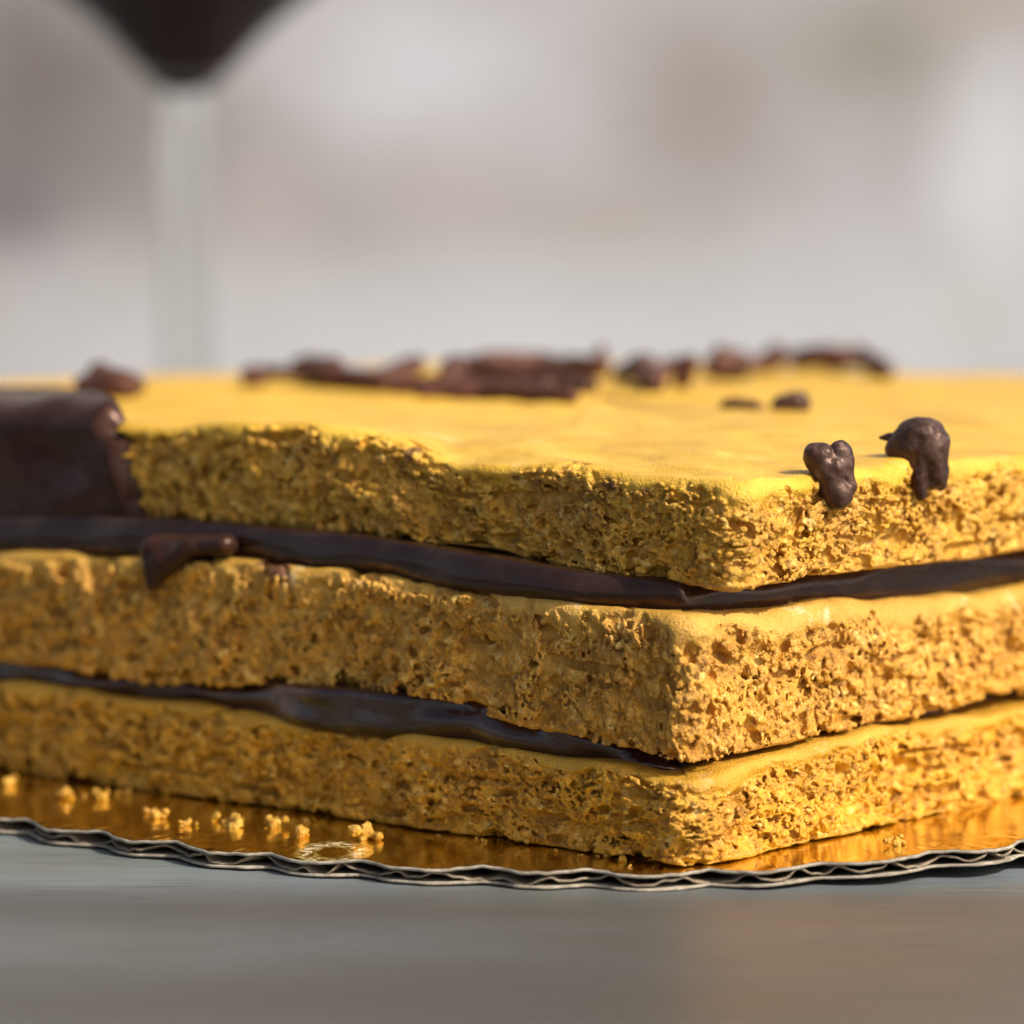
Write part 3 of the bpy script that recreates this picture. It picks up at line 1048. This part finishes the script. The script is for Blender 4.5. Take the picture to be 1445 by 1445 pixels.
# fluting: a real corrugated sheet, ridges running away from the camera
fl_rows = []
gf = np.random.default_rng(17)
fw = np.where(np.arange(400) % 2 == 0, gf.uniform(1.6, 3.2, 400), gf.uniform(3.2, 7.5, 400))      # uneven, crushed half waves
fl_phase = np.interp(ls, np.concatenate([[0], np.cumsum(fw)]), np.pi * np.arange(401))
fl_amp = np.clip(0.85 + 0.25 * vnoise((ls,), (6,), gf), 0.4, 1.0)
fl_off = 0.40 * vnoise((ls,), (3,), gf) + 0.17 * vnoise((ls,), (0.8,), gf)
q0 = 8.2
for off in (0.16, -0.16):
    ins = [0.35, 1.2, 2.5, 4.5, 8, 12]
    for i in (ins if off > 0 else ins[::-1]):
        r_ = ring(i, 0.0)
        wv_ = np.sin(fl_phase + 0.05 * i * np.sin(ls / 17))
        wv_ = np.sign(wv_) * np.abs(wv_) ** 0.75
        crush = fl_amp if i < 4 else 1.0
        r_[:, 2] += 1.26 + 0.62 * wv_ * crush + off + fl_off * math.exp(-i / 2.5)
        fl_rows.append(r_)
V, f = sheet('fluting', fl_rows, M_FLUTE, closed=True)
on_board(mesh_obj('fluting', V, fix_winding(V, f), M_FLUTE))

# ------------------------------------------------------------------ loose crumbs on the foil
M_CRUMB = cookie_material('crumb', (0.40, 0.20, 0.02), (0.58, 0.32, 0.04), (0.7, 0.4, 0.06), (0.7, 0.4, 0.06), 0.0)
crumbs = [
    (15, 1103, 1.7, 'blurred crumb farthest left on the foil below the bottom layer'),
    (96, 1122, 1.8, 'crumb standing alone on the foil, second from the left'),
    (146, 1125, 1.6, 'crumb close under the cake, right of the lone left crumb'),
    (176, 1118, 1.3, 'small crumb touching the cake shadow on the left foil'),
    (219, 1150, 1.9, 'wide crumb on the left foil in front of the cake shadow'),
    (261, 1163, 1.0, 'tiny crumb nearest the rim on the left foil'),
    (303, 1155, 1.2, 'tiny crumb just right of the tiny rim crumb'),
    (333, 1160, 2.2, 'pair-shaped lumpy crumb on the foil left of centre'),
    (384, 1163, 1.7, 'upright crumb between the lumpy crumb and the flat one'),
    (424, 1175, 2.0, 'flat jagged crumb beside the pale scuff on the foil'),
    (515, 1176, 2.6, 'largest loose crumb, right above the pale scuff'),
    (880, 1212, 0.9, 'tiny crumb left of the front cake corner'),
    (890, 1222, 0.6, 'speck of crumb near the board rim by the front corner'),
    (1265, 1195, 1.6, 'crumb on the sunlit foil right of the front corner'),
]
gc = np.random.default_rng(3)
for _ in range(16):
    sx_ = gc.uniform(20, 880)
    crumbs.append((sx_, 1108 + sx_ * 0.112 + abs(gc.normal(0, 9)), 0.3 + 0.5 * gc.random() ** 2, 'tiny crumb speck scattered on the foil before the shaded cake side'))
for n, (px, py, r, lab) in enumerate(crumbs):
    r *= 0.78
    q = at_z(px, py, BZ + r * 0.45)
    q[2] = BZ + board_z(q[None, :2])[0] + r * 0.42
    gg = np.random.default_rng(100 + n)
    pr = [('s', q, r * 0.62)]
    for _ in range(6):
        d = gg.normal(0, 1, 3) * np.array([0.50, 0.4, 0.26]) * r
        pr.append(('s', q + d, r * gg.uniform(0.28, 0.5)))
    o = blob('crumb', pr, max(0.14, r * 0.11), M_CRUMB, 0.10, 0.30, 0.6, 200 + n, 0.16)
    for an in ('crust', 'under', 'stain'):
        o.data.attributes.new(an, 'FLOAT', 'POINT')
    tag(o, lab, 'crumb', 'loose crumbs on the gold foil')

# ------------------------------------------------------------------ stemmed glass behind
GD = 1100.0
gx = at_d(262, 300, GD)
goblet = empty('wine_glass', (gx[0], gx[1], 0))
goblet.scale = (1.117, 1.117, 1.055)
tag(goblet, 'stemmed glass of dark drink standing out of focus behind the cake', 'glass')
m_glass, nt, b = new_mat('clear_glass')
b.inputs['Base Color'].default_value = (0.97, 0.985, 0.975, 1)
b.inputs['Roughness'].default_value = 0.02
b.inputs['Transmission Weight'].default_value = 1.0
b.inputs['IOR'].default_value = 1.36
m_wine, nt, b = new_mat('dark_wine')
b.inputs['Base Color'].default_value = (0.040, 0.015, 0.012, 1)
b.inputs['Specular IOR Level'].default_value = 0.2
b.inputs['Roughness'].default_value = 0.08


def lathe(name, prof, mat, parent, n=72):
    V, F = [], []
    for (r, z) in prof:
        for k in range(n):
            a = 2 * math.pi * k / n
            V.append((r * math.cos(a), r * math.sin(a), z))
    V = np.array(V)
    m = len(prof)
    idx = np.arange(m * n).reshape(m, n)
    nx = np.roll(idx, -1, 1)
    f = np.concatenate([np.stack([idx[k], nx[k], nx[k + 1], idx[k + 1]], -1) for k in range(m - 1)])
    o = mesh_obj(name, V, fix_winding(V, f), mat, parent)
    return o


BB = 118.0
bowl_o = [(0.01, BB - 2), (4.5, BB - 1), (7.5, BB + 1.5), (10, BB + 5), (12.5, BB + 9), (16, BB + 14), (21, BB + 19.5), (28, BB + 26), (35, BB + 35), (40, BB + 46), (43, BB + 60), (44, BB + 75), (43, BB + 92), (41, BB + 108)]
bowl_i = [(40.0, BB + 108), (42, BB + 92), (43, BB + 75), (42, BB + 60), (39, BB + 46.5), (34, BB + 36), (27, BB + 27), (20, BB + 20.7), (15, BB + 15.2), (11.8, BB + 11.5), (9.4, BB + 8.8), (6.0, BB + 6.9), (2.5, BB + 6.1), (0.01, BB + 6.0)]
bowl_o, bowl_i = ([(r * (1 + 0.20 * min(1, max(0, (r - 7) / 6))), z) for (r, z) in pf] for pf in (bowl_o, bowl_i))
lathe('bowl', bowl_o + bowl_i, m_glass, goblet)
dk = [(r + 0.25, z - 0.15) for (r, z) in bowl_i[::-1] if z < BB + 70]
lathe('drink', [(0.01, BB + 5.85)] + dk[1:] + [(50.4, BB + 68), (0.01, BB + 68)], m_wine, goblet)
m_stem, nt, b = new_mat('stem_glass')
b.inputs['Base Color'].default_value = (0.93, 0.955, 0.93, 1)
b.inputs['Roughness'].default_value = 0.14
b.inputs['Transmission Weight'].default_value = 1.0
b.inputs['IOR'].default_value = 1.48
lathe('stem', [(0.01, 8.0), (9.5, 8.05), (7.5, 14), (6.5, 24), (6.1, 45), (6.1, 80), (6.5, 104), (7.0, BB - 2), (6.2, BB + 1.5), (0.01, BB - 2.3)], m_stem, goblet)
lathe('foot', [(0.01, 0.1), (36, 0.1), (37, 0.8), (36, 1.7), (26, 3.6), (15, 6.0), (9.5, 7.9), (0.01, 7.9)], m_glass, goblet)
